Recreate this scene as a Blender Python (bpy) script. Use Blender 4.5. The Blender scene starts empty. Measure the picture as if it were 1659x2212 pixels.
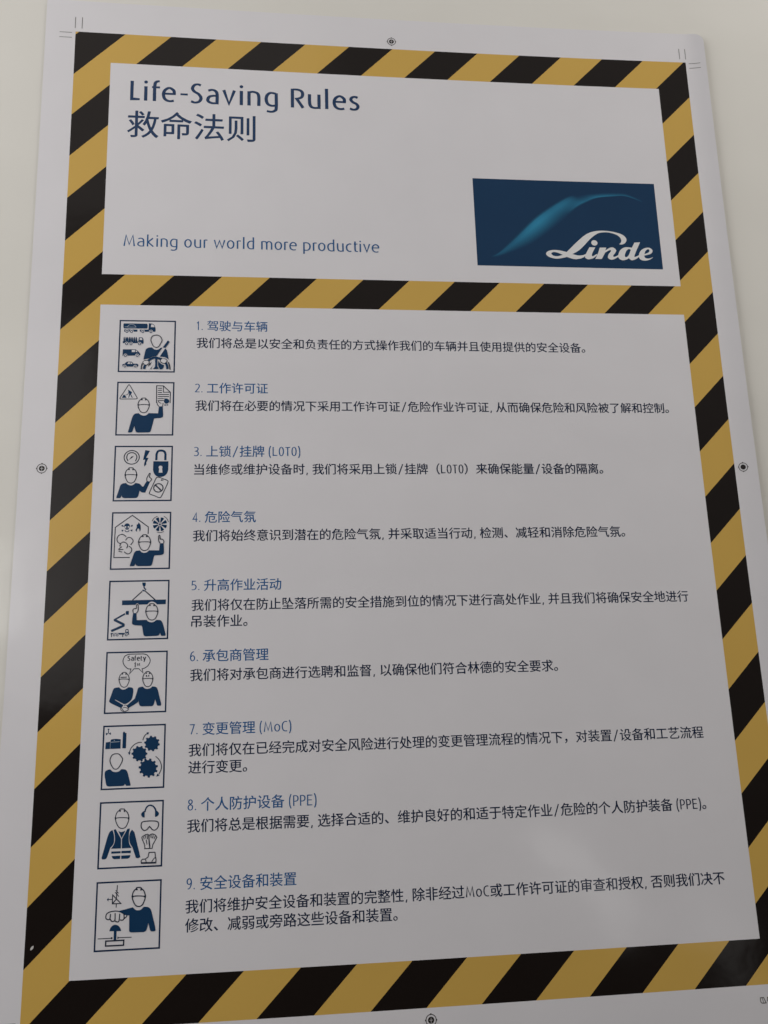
import bpy, math
import numpy as np
from mathutils import Matrix, Vector
from mathutils.geometry import tessellate_polygon

# ---------------------------------------------------------------- poster data
# poster units: 1 = one stripe width (30 mm); u to the right, v downwards from the border's top left corner
DATA = {"cam":{"R":[[0.9942913,0.0313404,-0.1019933],[-0.0070715,0.9731438,0.2300896],[0.1064652,-0.2280548,0.96781]],"t":[0.570339,-0.889014,17.817366],"f":3463.282,"bow":[0.02057,-0.03371,-0.10151,-0.05315,0.11512]},"lay":{"e":0.0762,"W":14.1344,"H":20.0643,"pl":0.7816,"pr":13.3978,"p1t":0.7457,"p1b":5.8161,"p2t":6.504,"p2b":19.2834,"ix0":1.1798,"ix1":2.3226},"icons":[["square pictogram of a belted driver at a steering wheel beside four vehicles",6.8476,7.9836,[["tanker_truck",[["P","n",[[79,65],[79,65],[490,65],[490,65],[500,110],[495,161],[495,161],[84,165],[84,165],[71,139],[69,85]]],
["S","g",8.9,[[91,134],[139,128],[171,95],[212,84],[261,96],[292,130]]],
["L","g",8.9,[[132,136],[294,135]]],
["P","n",[[518,56],[518,56],[563,60],[605,76],[630,121],[642,174],[639,211],[624,221],[624,221],[366,226],[366,226],[359,181],[359,181],[514,179],[514,179]]],
["P","w",[[560,80],[560,80],[590,78],[610,95],[622,130],[622,130],[557,130],[557,130]]],
["Q","n",[[87,181],[320,181],[320,224],[87,230]]],
["O","w",135,222,35.7,35.7],
["O","n",135,222,26.8,26.8],
["O","w",135,222,12.6,12.6],
["O","w",217,221,35.7,35.7],
["O","n",217,221,26.8,26.8],
["O","w",217,221,12.6,12.6],
["O","w",416,221,35.7,35.7],
["O","n",416,221,26.8,26.8],
["O","w",416,221,12.6,12.6],
["O","w",560,220,35.7,35.7],
["O","n",560,220,26.8,26.8],
["O","w",560,220,12.6,12.6]]],
["cylinder_truck",[["Q","n",[[69,412],[335,407],[336,444],[72,447]]],
["P","n",[[91,322],[91,322],[104,359],[109,424],[109,424],[82,424],[82,424],[82,359]]],
["P","n",[[123,322],[123,322],[137,358],[142,423],[142,423],[115,424],[115,424],[114,359]]],
["P","n",[[149,322],[149,322],[163,358],[168,423],[168,423],[141,423],[141,423],[140,358]]],
["P","n",[[181,321],[181,321],[195,358],[200,423],[200,423],[173,423],[173,423],[172,358]]],
["P","n",[[211,321],[211,321],[224,357],[230,422],[230,422],[203,423],[203,423],[202,358]]],
["P","n",[[241,321],[241,321],[254,357],[259,422],[259,422],[232,422],[232,422],[232,357]]],
["P","n",[[272,320],[272,320],[285,357],[290,422],[290,422],[264,422],[264,422],[263,357]]],
["P","n",[[304,320],[304,320],[317,357],[322,422],[322,422],[296,422],[296,422],[295,357]]],
["P","n",[[351,333],[351,333],[407,333],[407,333],[426,360],[435,421],[429,455],[429,455],[336,444],[336,444],[343,399],[343,399]]],
["Q","w",[[366,346],[403,346],[414,384],[365,382]]],
["O","w",139,458,35.7,35.7],
["O","n",139,458,26.8,26.8],
["O","w",139,458,12.6,12.6],
["O","w",215,458,35.7,35.7],
["O","n",215,458,26.8,26.8],
["O","w",215,458,12.6,12.6],
["O","w",364,458,35.7,35.7],
["O","n",364,458,26.8,26.8],
["O","w",364,458,12.6,12.6]]],
["van",[["P","n",[[76,566],[76,566],[299,564],[299,564],[348,604],[383,652],[380,678],[380,678],[74,691],[74,691]]],
["Q","w",[[232,576],[288,574],[288,615],[236,617]]],
["Q","w",[[305,577],[335,616],[303,615]]],
["O","w",124,686,34.2,34.2],
["O","n",124,686,25.3,25.3],
["O","w",124,686,11.9,11.9],
["O","w",331,684,34.2,34.2],
["O","n",331,684,25.3,25.3],
["O","w",331,684,11.9,11.9]]],
["car",[["P","n",[[77,853],[77,853],[118,841],[118,841],[148,807],[166,801],[166,801],[236,800],[236,800],[271,839],[271,839],[334,841],[355,865],[349,893],[349,893],[81,895],[81,895]]],
["Q","w",[[164,843],[181,812],[207,812],[208,845]]],
["Q","w",[[218,812],[241,820],[254,844],[222,845]]],
["O","w",121,893,29.7,29.7],
["O","n",121,893,20.8,20.8],
["O","w",121,893,8.2,8.2],
["O","w",302,891,29.7,29.7],
["O","n",302,891,20.8,20.8],
["O","w",302,891,8.2,8.2]]],
["driver",[["C","d",11.2,[[659,284],[719,304],[760,377],[731,458],[699,511],[662,522],[620,508],[589,460],[562,379],[589,305]]],
["P","n",[[444,756],[444,756],[473,590],[499,546],[543,527],[587,526],[587,526],[622,558],[670,568],[707,557],[744,527],[744,527],[768,529],[768,529],[670,690],[670,690],[596,702],[538,735]]],
["P","n",[[822,539],[822,539],[849,579],[868,660],[887,756],[887,756],[826,712],[730,697],[730,697]]],
["S","d",16.4,[[424,832],[413,889],[409,941]]],
["S","d",16.4,[[882,804],[904,869],[915,945]]],
["Q","d",[[599,789],[548,843],[525,897],[560,863]]],
["Q","d",[[560,944],[628,843],[594,903],[584,943]]],
["P","n",[[702,778],[702,778],[740,830],[806,861],[806,861],[798,910],[773,940],[740,942],[740,942],[716,902],[704,870],[704,870]]]]],
["seat_belt",[["Q","n",[[863,388],[899,410],[822,532],[777,519]]]]],
["steering_wheel",[["S","n",34.2,[[462,940],[467,896],[481,856]]],
["S","n",34.2,[[517,792],[582,739],[663,719],[761,749]]],
["S","n",32.7,[[817,797],[856,861],[869,937]]],
["P","n",[[647,734],[647,734],[686,734],[686,734],[686,882],[686,882],[715,936],[715,936],[616,937],[616,937],[654,883],[654,883]]]]],
["hand",[["P","w",[[435,808],[476,776],[528,785],[544,823],[504,860],[460,852]]],
["C","d",10.4,[[435,808],[476,776],[528,785],[544,823],[504,860],[460,852]]]]],
["hand",[["P","w",[[746,769],[768,741],[823,742],[859,781],[822,825],[762,814]]],
["C","d",10.4,[[746,769],[768,741],[823,742],[859,781],[822,825],[762,814]]]]]]],
["square pictogram of a worker in a helmet holding up a permit sheet",8.1947,9.344,[["warning_triangle",[["C","d",11.7,[[207,57],[229,79],[289,185],[353,297],[346,318],[326,322],[209,323],[85,324],[63,319],[61,297],[131,178],[188,75]]],
["P","n",[[89,302],[89,302],[122,239],[122,239],[152,265],[170,301],[170,301]]],
["P","n",[[194,149],[194,149],[233,174],[262,193],[262,193],[257,219],[244,229],[244,229],[279,301],[279,301],[263,301],[263,301],[232,240],[232,240],[212,301],[212,301],[201,301],[201,301],[215,225],[215,225],[201,197],[201,197]]],
["S","n",8.0,[[150,249],[188,238],[204,201]]]]],
["permit_sheet",[["L","d",13.1,[[694,394],[689,71],[807,73],[932,194],[930,397]]],
["L","d",10.9,[[807,73],[810,193],[930,193]]],
["L","d",12.4,[[713,119],[784,118]]],
["L","d",12.4,[[714,157],[785,156]]],
["L","d",12.4,[[715,198],[786,197]]],
["L","d",12.4,[[712,236],[908,234]]],
["L","d",12.4,[[713,275],[908,274]]],
["L","d",11.7,[[711,314],[818,314]]],
["L","d",11.7,[[730,351],[819,350]]]]],
["seal",[["O","n",869,360,46.0,48.2],
["Q","n",[[826,310],[875,308],[877,358],[827,358]]],
["O","n",845,433,16.1,10.9],
["O","n",883,431,16.1,10.9]]],
["hand",[["S","d",10.2,[[701,383],[713,426],[740,462]]],
["S","d",10.2,[[718,343],[738,382],[779,404]]],
["L","d",10.2,[[808,394],[803,460]]]]],
["worker",[["S","d",11.7,[[373,432],[385,486],[423,556],[476,577],[528,556],[562,485],[573,430]]],
["S","d",11.7,[[373,432],[379,396],[392,361],[413,336],[426,326],[435,310],[448,304],[468,303],[490,304],[505,309],[515,326],[530,335],[551,360],[565,395],[573,430]]],
["S","d",11.1,[[376,434],[432,427],[512,427],[569,433]]],
["L","d",17.5,[[438,344],[441,319]]],
["L","d",17.5,[[506,346],[502,319]]],
["L","d",18.7,[[374,421],[379,451]]],
["L","d",18.7,[[570,420],[566,449]]],
["P","n",[[216,937],[216,937],[234,945],[274,941],[293,920],[324,824],[324,824],[349,920],[382,944],[426,945],[426,945],[542,943],[542,943],[581,940],[609,911],[657,695],[657,695],[672,683],[701,680],[701,680],[767,676],[767,676],[807,659],[815,624],[813,585],[813,585],[804,456],[804,456],[738,461],[738,461],[728,589],[728,589],[564,586],[564,586],[525,622],[474,632],[427,618],[389,586],[389,586],[328,597],[296,630],[279,673],[279,673]]]]]]],
["square pictogram of a worker pointing at a padlock and a tag",9.5578,10.7021,[["gauge",[["R","d",297,210,129.3,123.5,17.2],
["S","d",14.4,[[236,277],[213,218],[229,153],[293,124],[358,147],[386,208],[361,282]]],
["Q","d",[[252,257],[286,201],[332,182],[310,216]]]]],
["lightning_bolt",[["Q","n",[[526,78],[606,93],[544,216],[584,223],[545,318],[556,330],[517,381],[511,335],[529,254],[491,257]]]]],
["padlock",[["P","n",[[669,282],[669,282],[928,284],[928,284],[928,438],[928,438],[908,502],[866,548],[801,565],[733,551],[688,502],[667,438],[667,438]]],
["O","w",795,394,33.0,31.6],
["Q","w",[[773,407],[821,407],[831,489],[766,489]]],
["S","n",31.6,[[719,264],[719,264],[720,156],[720,156],[744,102],[798,88],[853,106],[874,156],[874,156],[874,264],[874,264]]]]],
["lock_tag",[["C","d",11.5,[[740,574],[773,572],[838,597],[907,625],[929,661],[878,792],[823,912],[791,938],[708,904],[629,872],[620,844],[668,724],[721,596]]],
["O","d",820,623,12.9,12.9],
["O","d",842,623,8.6,10.1],
["R","d",768,762,79.0,75.4,18.0],
["L","d",18.7,[[717,712],[815,808]]]]],
["worker",[["S","d",11.5,[[194,526],[206,581],[245,652],[299,674],[351,652],[385,581],[396,526]]],
["S","d",11.5,[[194,526],[200,491],[213,455],[234,430],[248,421],[257,404],[270,398],[290,398],[313,398],[327,404],[338,421],[352,430],[373,455],[388,491],[396,526]]],
["S","d",10.9,[[198,529],[253,522],[335,522],[392,529]]],
["L","d",17.2,[[260,438],[263,414]]],
["L","d",17.2,[[328,441],[324,414]]],
["L","d",18.4,[[195,515],[200,546]]],
["L","d",18.4,[[392,515],[389,546]]],
["P","n",[[64,941],[64,941],[118,941],[118,941],[138,928],[147,895],[147,895],[164,929],[193,941],[225,942],[225,942],[374,942],[374,942],[410,933],[433,896],[450,812],[450,812],[493,842],[546,845],[546,845],[624,653],[624,653],[569,634],[569,634],[515,733],[515,733],[501,739],[488,731],[488,731],[445,688],[377,671],[377,671],[339,705],[296,715],[249,701],[216,673],[216,673],[160,681],[125,708],[112,750],[112,750],[63,917],[63,917]]],
["S","d",10.8,[[569,638],[565,596],[582,551],[604,506],[622,507],[611,566],[644,596],[644,619],[620,651]]]]]]],
["square pictogram of a worker outside a gas filled shed with skull and flame",10.9158,12.0692,[["shed",[["L","d",13.5,[[324,790],[60,790],[64,267],[343,58],[618,265],[618,387]]]]],
["skull",[["O","n",260,246,48.2,48.2],
["Q","n",[[228,277],[295,277],[284,308],[241,308]]],
["O","w",236,262,14.2,14.2],
["O","w",284,261,14.2,14.2],
["Q","w",[[261,276],[268,293],[255,293]]],
["S","n",10.6,[[226,315],[238,337],[263,345],[288,336],[299,314]]],
["Q","n",[[162,244],[178,221],[208,246],[199,259]]],
["Q","n",[[360,247],[345,219],[318,248],[329,259]]],
["Q","n",[[168,310],[209,314],[181,346]]],
["Q","n",[[355,307],[311,314],[348,345]]]]],
["flame",[["P","n",[[449,181],[449,181],[472,209],[487,242],[491,308],[474,347],[474,347],[468,308],[446,286],[446,286],[429,315],[429,346],[429,346],[410,333],[405,311],[424,271],[421,227],[444,208]]]]],
["fan",[["Q","n",[[841,225],[929,235],[925,268],[908,293],[836,238]]],
["Q","n",[[829,245],[886,316],[861,336],[831,340],[817,250]]],
["Q","n",[[807,250],[800,341],[768,336],[743,317],[795,245]]],
["Q","n",[[787,238],[721,295],[700,268],[695,237],[782,225]]],
["Q","n",[[782,215],[694,205],[698,172],[715,147],[786,202]]],
["Q","n",[[793,195],[736,124],[762,104],[791,99],[805,189]]],
["Q","n",[[816,189],[823,99],[855,104],[880,122],[828,195]]],
["Q","n",[[835,202],[903,145],[923,172],[928,203],[841,215]]],
["O","n",811,220,17.0,17.0],
["S","d",7.8,[[678,165],[709,112],[768,77]]],
["S","d",7.8,[[876,81],[924,118],[957,182]]],
["S","d",7.8,[[761,354],[822,367],[882,349]]]]],
["gas_cloud",[["S","d",11.3,[[252,431],[212,398],[173,388],[121,415],[100,474],[118,525],[155,548]]],
["S","d",11.3,[[244,493],[271,454],[313,444],[356,475],[368,519],[331,574]]],
["S","d",11.3,[[152,598],[166,547],[209,522],[259,544],[282,584],[266,631]]],
["S","d",11.3,[[303,595],[343,628],[352,672],[325,717],[279,728],[225,691]]],
["L","d",11.3,[[129,648],[187,602]]],
["L","d",11.3,[[136,656],[213,650]]],
["L","d",11.3,[[134,681],[194,696]]]]],
["worker",[["S","d",11.3,[[462,527],[474,582],[513,653],[567,675],[620,654],[655,583],[666,528]]],
["S","d",11.3,[[462,527],[468,491],[482,456],[503,431],[517,422],[526,405],[539,400],[559,399],[582,400],[597,406],[607,422],[622,432],[643,457],[658,493],[666,528]]],
["S","d",10.8,[[465,530],[522,523],[604,524],[662,531]]],
["L","d",17.0,[[529,440],[532,415]]],
["L","d",17.0,[[598,443],[594,415]]],
["L","d",18.1,[[463,516],[468,546]]],
["L","d",18.1,[[663,517],[659,548]]],
["P","n",[[331,941],[331,941],[388,942],[388,942],[407,931],[420,897],[420,897],[437,929],[466,942],[497,942],[497,942],[652,943],[652,943],[684,935],[702,899],[726,780],[726,780],[736,764],[761,761],[761,761],[839,757],[839,757],[881,742],[893,706],[891,662],[891,662],[882,552],[882,552],[822,552],[822,552],[810,676],[810,676],[641,671],[641,671],[610,703],[561,716],[518,702],[486,672],[486,672],[426,680],[397,712],[382,752],[382,752],[330,925],[330,925]]],
["S","d",10.6,[[823,552],[801,515],[796,464],[798,421],[816,417],[827,479],[860,480],[886,516],[882,552]]]]]]],
["square pictogram of a worker signalling under a beam hung from a crane hook",12.2735,13.4257,[["crane_hook",[["P","n",[[546,40],[546,40],[604,41],[604,41],[603,89],[581,109],[553,88]]],
["S","n",17.2,[[574,105],[585,137],[613,163]]],
["S","n",18.7,[[555,164],[572,179],[596,182]]],
["L","d",15.1,[[551,188],[393,336]]],
["L","d",15.1,[[594,180],[769,338]]]]],
["beam",[["P","n",[[223,337],[223,337],[947,334],[947,334],[945,414],[945,414],[802,414],[802,414],[762,379],[715,366],[675,378],[642,412],[642,412],[507,413],[507,413],[474,389],[446,416],[446,416],[225,416],[225,416]]]]],
["boom_lift",[["L","n",23.0,[[281,562],[115,656]]],
["L","n",33.0,[[110,660],[268,742]]],
["L","n",33.0,[[273,756],[65,845]]],
["O","n",115,660,17.9,20.1],
["O","n",264,749,20.1,23.0],
["Q","n",[[299,514],[342,517],[341,579],[298,578],[288,544]]],
["P","n",[[58,876],[58,876],[294,879],[294,879],[294,829],[294,829],[313,818],[344,821],[344,821],[360,914],[360,914],[188,905],[188,905],[58,898],[58,898]]],
["Q","w",[[308,834],[335,834],[339,861],[305,861]]],
["O","w",115,911,30.1,30.1],
["O","n",115,911,21.5,21.5],
["O","w",115,911,10.8,10.8],
["O","w",165,913,30.1,30.1],
["O","n",165,913,21.5,21.5],
["O","w",165,913,10.8,10.8],
["O","w",313,913,31.6,31.6],
["O","n",313,913,23.0,23.0],
["O","w",313,913,10.8,10.8],
["L","d",11.5,[[69,892],[75,944]]],
["L","d",11.5,[[255,905],[256,946]]]]],
["worker",[["S","d",11.5,[[619,527],[631,582],[670,653],[723,675],[776,654],[810,584],[821,529]]],
["S","d",11.5,[[619,527],[625,491],[638,456],[659,432],[673,422],[682,406],[695,401],[716,400],[738,401],[753,407],[763,423],[778,433],[799,458],[813,494],[821,529]]],
["S","d",10.9,[[622,530],[678,524],[760,525],[817,532]]],
["L","d",17.2,[[685,440],[688,416]]],
["L","d",17.2,[[754,444],[750,416]]],
["L","d",18.4,[[620,516],[625,546]]],
["L","d",18.4,[[818,518],[815,548]]],
["P","n",[[413,549],[413,549],[465,557],[465,557],[476,672],[476,672],[637,670],[637,670],[670,701],[721,713],[763,703],[798,674],[798,674],[863,680],[894,714],[912,759],[912,759],[955,911],[955,911],[952,939],[927,942],[927,942],[891,942],[891,942],[877,928],[865,889],[865,889],[848,928],[813,940],[777,941],[777,941],[634,944],[634,944],[602,932],[590,899],[569,791],[569,791],[558,767],[529,763],[529,763],[450,757],[450,757],[410,741],[400,709],[401,665],[401,665]]],
["S","d",10.8,[[415,549],[406,502],[425,480],[462,473],[464,422],[482,411],[492,433],[491,514],[465,557]]]]]]],
["square pictogram of two workers shaking hands under a speech bubble",13.631,14.7898,[["speech_bubble",[["C","d",11.3,[[393,45],[393,45],[600,46],[600,46],[664,67],[716,148],[690,230],[635,275],[589,288],[589,288],[607,357],[607,357],[536,285],[536,285],[458,285],[458,285],[390,365],[390,365],[408,286],[408,286],[358,280],[300,226],[275,154],[299,84],[344,53]]],
["T","d",15.5,"Safety",347,649,152,76],
["T","d",15.5,"1",460,482,261,75],
["T","d",11.3,"st",504,554,233,41]]],
["worker",[["S","d",9.9,[[222,449],[232,497],[264,560],[309,580],[352,561],[380,500],[389,452]]],
["S","d",9.9,[[222,449],[226,418],[237,387],[254,366],[266,357],[273,343],[284,339],[300,338],[319,339],[331,344],[340,359],[352,368],[370,390],[382,421],[389,452]]],
["S","d",9.4,[[224,451],[270,446],[338,448],[386,455]]],
["L","d",14.8,[[275,373],[278,352]]],
["L","d",14.8,[[332,377],[329,353]]],
["L","d",15.8,[[222,439],[226,466]]],
["L","d",15.8,[[386,443],[384,469]]],
["L","d",11.3,[[247,419],[346,417]]],
["P","n",[[228,578],[228,578],[264,608],[303,617],[341,606],[376,581],[376,581],[432,587],[458,619],[454,703],[435,779],[377,833],[318,851],[318,851],[172,772],[172,772],[168,781],[168,781],[309,866],[309,866],[275,914],[275,914],[105,830],[105,830],[79,802],[88,757],[107,702],[107,702],[138,605],[172,584]]]]],
["worker",[["S","d",9.9,[[603,448],[612,497],[645,561],[690,581],[733,562],[762,500],[771,452]]],
["S","d",9.9,[[603,448],[608,417],[618,385],[636,364],[647,355],[655,341],[666,336],[683,336],[701,337],[713,342],[722,357],[735,366],[752,388],[764,420],[771,452]]],
["S","d",9.4,[[605,451],[652,446],[720,447],[768,454]]],
["L","d",14.8,[[657,371],[660,350]]],
["L","d",14.8,[[714,375],[711,351]]],
["L","d",15.8,[[603,438],[607,465]]],
["L","d",15.8,[[768,442],[765,469]]],
["O","d",665,406,9.9,14.1],
["O","d",699,405,9.9,14.1],
["P","n",[[612,579],[612,579],[644,608],[683,616],[729,606],[764,579],[764,579],[821,589],[850,628],[869,698],[869,698],[916,866],[916,866],[909,890],[885,892],[885,892],[857,889],[842,868],[817,788],[817,788],[793,870],[769,894],[737,895],[737,895],[611,894],[611,894],[568,876],[544,785],[544,785],[532,831],[391,916],[391,916],[365,871],[365,871],[487,766],[487,766],[516,676],[532,607],[559,585]]]]],
["handshake",[["P","w",[[269,920],[284,952],[319,964],[364,959],[391,930],[380,902],[351,867],[323,877],[289,900]]],
["S","d",9.2,[[282,903],[269,920],[280,950],[315,964],[364,959],[391,930],[380,902],[351,867],[323,873]]],
["S","d",9.2,[[303,911],[338,901],[380,923]]],
["S","d",9.2,[[282,914],[315,959]]]]]]],
["square pictogram of a bare headed person beside a plant and three gears",14.9935,16.1388,[["propeller",[["Q","n",[[67,50],[103,51],[88,81]]],
["L","n",10.4,[[86,74],[86,123]]],
["Q","n",[[45,113],[86,126],[51,154]]],
["Q","n",[[124,108],[90,127],[127,148]]]]],
["plant",[["Q","n",[[51,263],[120,254],[121,368],[48,369]]],
["P","n",[[126,237],[126,237],[141,219],[210,213],[286,222],[286,222],[288,367],[288,367],[127,368],[127,368]]],
["L","g",10.4,[[132,263],[270,257]]],
["O","g",186,236,8.3,8.3],
["L","g",5.5,[[124,264],[123,368]]],
["P","n",[[317,118],[317,118],[331,103],[345,108],[345,108],[356,124],[375,125],[375,125],[374,365],[374,365],[317,364],[317,364]]]]],
["person",[["C","d",12.4,[[170,457],[218,445],[267,453],[306,493],[328,535],[303,608],[258,674],[206,681],[167,642],[141,590],[129,543],[144,489]]],
["P","n",[[138,683],[138,683],[180,718],[229,727],[276,719],[313,686],[313,686],[375,694],[407,726],[426,780],[426,780],[468,928],[468,928],[464,945],[446,946],[446,946],[401,946],[401,946],[379,916],[379,916],[363,939],[339,945],[305,946],[305,946],[134,947],[134,947],[96,934],[81,904],[69,843],[69,843],[54,769],[60,716],[97,691]]]]],
["gear",[["Q","n",[[889,291],[890,303],[911,313],[908,339],[885,341],[880,353],[874,364],[886,384],[868,402],[847,391],[836,397],[824,402],[822,424],[796,428],[786,407],[773,406],[760,403],[745,419],[721,407],[725,385],[714,376],[705,366],[683,370],[670,346],[687,332],[683,319],[682,306],[660,296],[664,270],[686,268],[691,256],[697,245],[685,225],[704,207],[724,219],[735,212],[747,207],[749,185],[775,181],[786,202],[799,203],[812,206],[827,190],[851,202],[847,225],[857,233],[866,243],[889,239],[902,263],[885,278]]]]],
["gear",[["Q","n",[[690,427],[694,440],[716,447],[717,473],[695,479],[692,491],[687,503],[702,521],[687,542],[665,534],[655,542],[644,548],[646,571],[620,578],[607,559],[594,560],[581,559],[568,577],[543,568],[543,546],[531,539],[521,530],[500,537],[483,515],[497,498],[492,486],[488,473],[466,467],[465,440],[487,435],[490,422],[494,410],[479,392],[495,371],[516,379],[526,371],[537,365],[536,342],[561,334],[574,353],[588,353],[601,354],[613,336],[639,345],[639,367],[650,374],[661,383],[682,376],[698,398],[685,415]]]]],
["gear",[["Q","n",[[848,630],[855,643],[884,644],[891,673],[864,684],[864,698],[862,712],[887,729],[877,755],[848,750],[840,762],[831,772],[843,799],[819,815],[797,796],[784,801],[770,804],[766,832],[736,833],[727,805],[713,803],[699,798],[680,819],[654,804],[662,777],[651,767],[641,756],[613,763],[598,737],[620,719],[616,705],[613,691],[585,682],[587,653],[616,650],[620,636],[625,624],[606,601],[624,578],[651,591],[662,582],[673,575],[669,546],[697,537],[714,562],[728,561],[742,561],[754,536],[784,543],[784,572],[797,579],[810,586],[835,572],[856,594],[841,617]]]]],
["arrow",[["S","d",10.4,[[638,248],[661,185],[705,143]]],
["Q","n",[[692,127],[734,128],[717,168]]]]],
["arrow",[["S","d",10.4,[[623,282],[566,282],[498,318],[454,368],[431,432]]],
["Q","n",[[408,429],[451,433],[431,475]]]]],
["arrow",[["S","d",10.4,[[849,506],[907,563],[942,639],[942,713],[909,786]]],
["Q","n",[[884,776],[920,804],[870,822]]]]]]],
["square pictogram of a worker in a reflective vest beside ear defenders goggles gloves and boot",16.3469,17.4924,[["worker",[["S","d",12.2,[[249,247],[262,306],[303,382],[360,408],[415,387],[451,312],[462,255]]],
["S","d",12.2,[[249,247],[255,209],[268,172],[290,147],[305,137],[314,120],[328,114],[349,114],[373,116],[388,122],[399,140],[415,151],[437,178],[453,216],[462,255]]],
["S","d",11.6,[[252,250],[311,245],[397,248],[457,257]]],
["L","d",18.3,[[317,156],[321,130]]],
["L","d",18.3,[[389,162],[385,132]]],
["L","d",19.5,[[249,235],[255,268]]],
["L","d",19.5,[[458,243],[455,275]]],
["P","n",[[59,836],[59,836],[137,531],[137,531],[164,461],[190,436],[212,425],[212,425],[238,503],[243,593],[228,645],[190,688],[190,688],[148,815],[148,815],[133,846],[107,856],[107,856],[73,855],[73,855]]],
["P","n",[[230,423],[230,423],[260,414],[260,414],[350,562],[350,562],[353,704],[353,704],[200,703],[200,703],[238,648],[256,581],[248,497]]],
["P","n",[[304,445],[304,445],[353,460],[414,442],[414,442],[358,554],[358,554]]],
["P","n",[[443,416],[443,416],[482,414],[482,414],[469,492],[470,590],[484,649],[518,703],[518,703],[366,705],[366,705],[364,563],[364,563]]],
["P","n",[[514,432],[514,432],[550,469],[569,528],[569,528],[658,846],[658,846],[623,861],[589,853],[589,853],[533,702],[533,702],[487,623],[476,538],[487,473]]],
["Q","n",[[207,744],[350,744],[351,775],[207,776]]],
["Q","n",[[363,742],[509,742],[506,779],[362,776]]],
["P","n",[[215,811],[215,811],[347,810],[347,810],[346,859],[346,859],[257,859],[257,859],[229,844]]],
["P","n",[[362,811],[362,811],[503,809],[503,809],[494,842],[465,860],[465,860],[364,859],[364,859]]]]],
["ear_defenders",[["S","n",18.3,[[705,175],[724,116],[754,84],[788,75],[830,91],[866,132],[879,171]]],
["P","n",[[701,152],[701,152],[706,258],[706,258],[673,250],[650,216],[662,180]]],
["P","n",[[863,147],[863,147],[905,172],[927,207],[910,242],[868,257],[868,257]]]]],
["goggles",[["C","d",12.9,[[660,339],[692,318],[788,312],[888,321],[924,352],[918,411],[877,450],[836,447],[804,413],[787,395],[787,395],[770,412],[743,442],[696,448],[657,401]]]]],
["glove",[["C","d",10.2,[[722,724],[722,724],[719,668],[719,668],[675,569],[678,543],[708,526],[738,512],[771,517],[785,589],[785,589],[802,700],[789,723],[789,723]]],
["L","d",8.8,[[695,540],[710,583]]],
["L","d",8.8,[[722,527],[735,575]]],
["L","d",8.8,[[751,519],[762,585]]],
["L","d",8.8,[[739,586],[754,665]]]]],
["glove",[["C","d",10.2,[[782,615],[782,615],[785,534],[814,512],[844,510],[879,526],[905,561],[905,561],[845,670],[845,670],[836,723],[836,723],[799,724],[799,724]]],
["L","d",8.8,[[814,518],[814,571]]],
["L","d",8.8,[[845,518],[840,575]]],
["L","d",8.8,[[879,539],[862,587]]]]],
["boot",[["K","d",10.8,[[790,781],[882,782],[891,847],[903,893],[897,944],[676,939],[673,899],[691,878],[735,877],[778,847]]],
["L","d",20.3,[[674,933],[898,937]]],
["S","d",8.8,[[737,882],[753,921]]],
["S","d",8.8,[[890,856],[851,897],[835,933]]]]]]],
["square pictogram of a worker pressing a mushroom button under a safety valve",17.7055,18.8474,[["safety_valve",[["L","d",11.6,[[321,57],[313,257]]],
["L","d",10.2,[[289,159],[323,194]]],
["L","d",10.2,[[299,132],[343,178]]],
["L","d",10.2,[[320,187],[347,223]]],
["K","d",13.0,[[253,196],[254,324],[384,325],[314,257]]],
["L","d",13.0,[[314,257],[255,323]]],
["L","d",10.2,[[250,261],[188,259]]],
["Q","n",[[167,260],[194,232],[192,289]]],
["L","d",10.2,[[315,325],[314,381]]]]],
["hand",[["S","d",13.6,[[199,549],[170,534],[163,505],[175,465],[221,440],[302,430],[371,442],[436,476]]],
["S","d",13.6,[[197,548],[224,540],[234,467]]],
["S","d",13.6,[[230,540],[253,573],[281,575],[303,557],[302,460]]],
["S","d",13.6,[[307,570],[336,587],[365,572],[373,470]]],
["S","d",13.6,[[381,560],[417,565],[441,541],[436,476]]],
["S","d",12.3,[[442,484],[474,491],[479,515],[443,546]]]]],
["mushroom_button",[["P","n",[[224,714],[224,714],[242,663],[275,634],[309,625],[350,636],[381,666],[403,709],[400,719],[400,719]]],
["Q","n",[[293,713],[336,715],[334,848],[295,846]]],
["L","d",9.6,[[55,814],[268,814]]],
["O","d",264,813,14.3,14.3],
["L","d",9.6,[[565,814],[363,812]]],
["Q","d",[[352,794],[382,812],[352,832]]],
["K","d",17.1,[[178,851],[449,851],[447,921],[177,920]]]]],
["worker",[["S","d",13.6,[[553,229],[565,284],[604,356],[657,381],[710,361],[744,292],[755,237]]],
["S","d",13.6,[[553,229],[559,193],[573,158],[593,135],[607,126],[616,109],[629,105],[649,105],[672,106],[686,112],[697,129],[712,140],[733,165],[747,201],[755,237]]],
["S","d",13.0,[[556,232],[612,227],[694,231],[751,240]]],
["L","d",20.5,[[619,144],[622,119]]],
["L","d",20.5,[[687,150],[684,122]]],
["L","d",21.8,[[554,218],[559,248]]],
["L","d",21.8,[[752,226],[749,256]]],
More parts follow.
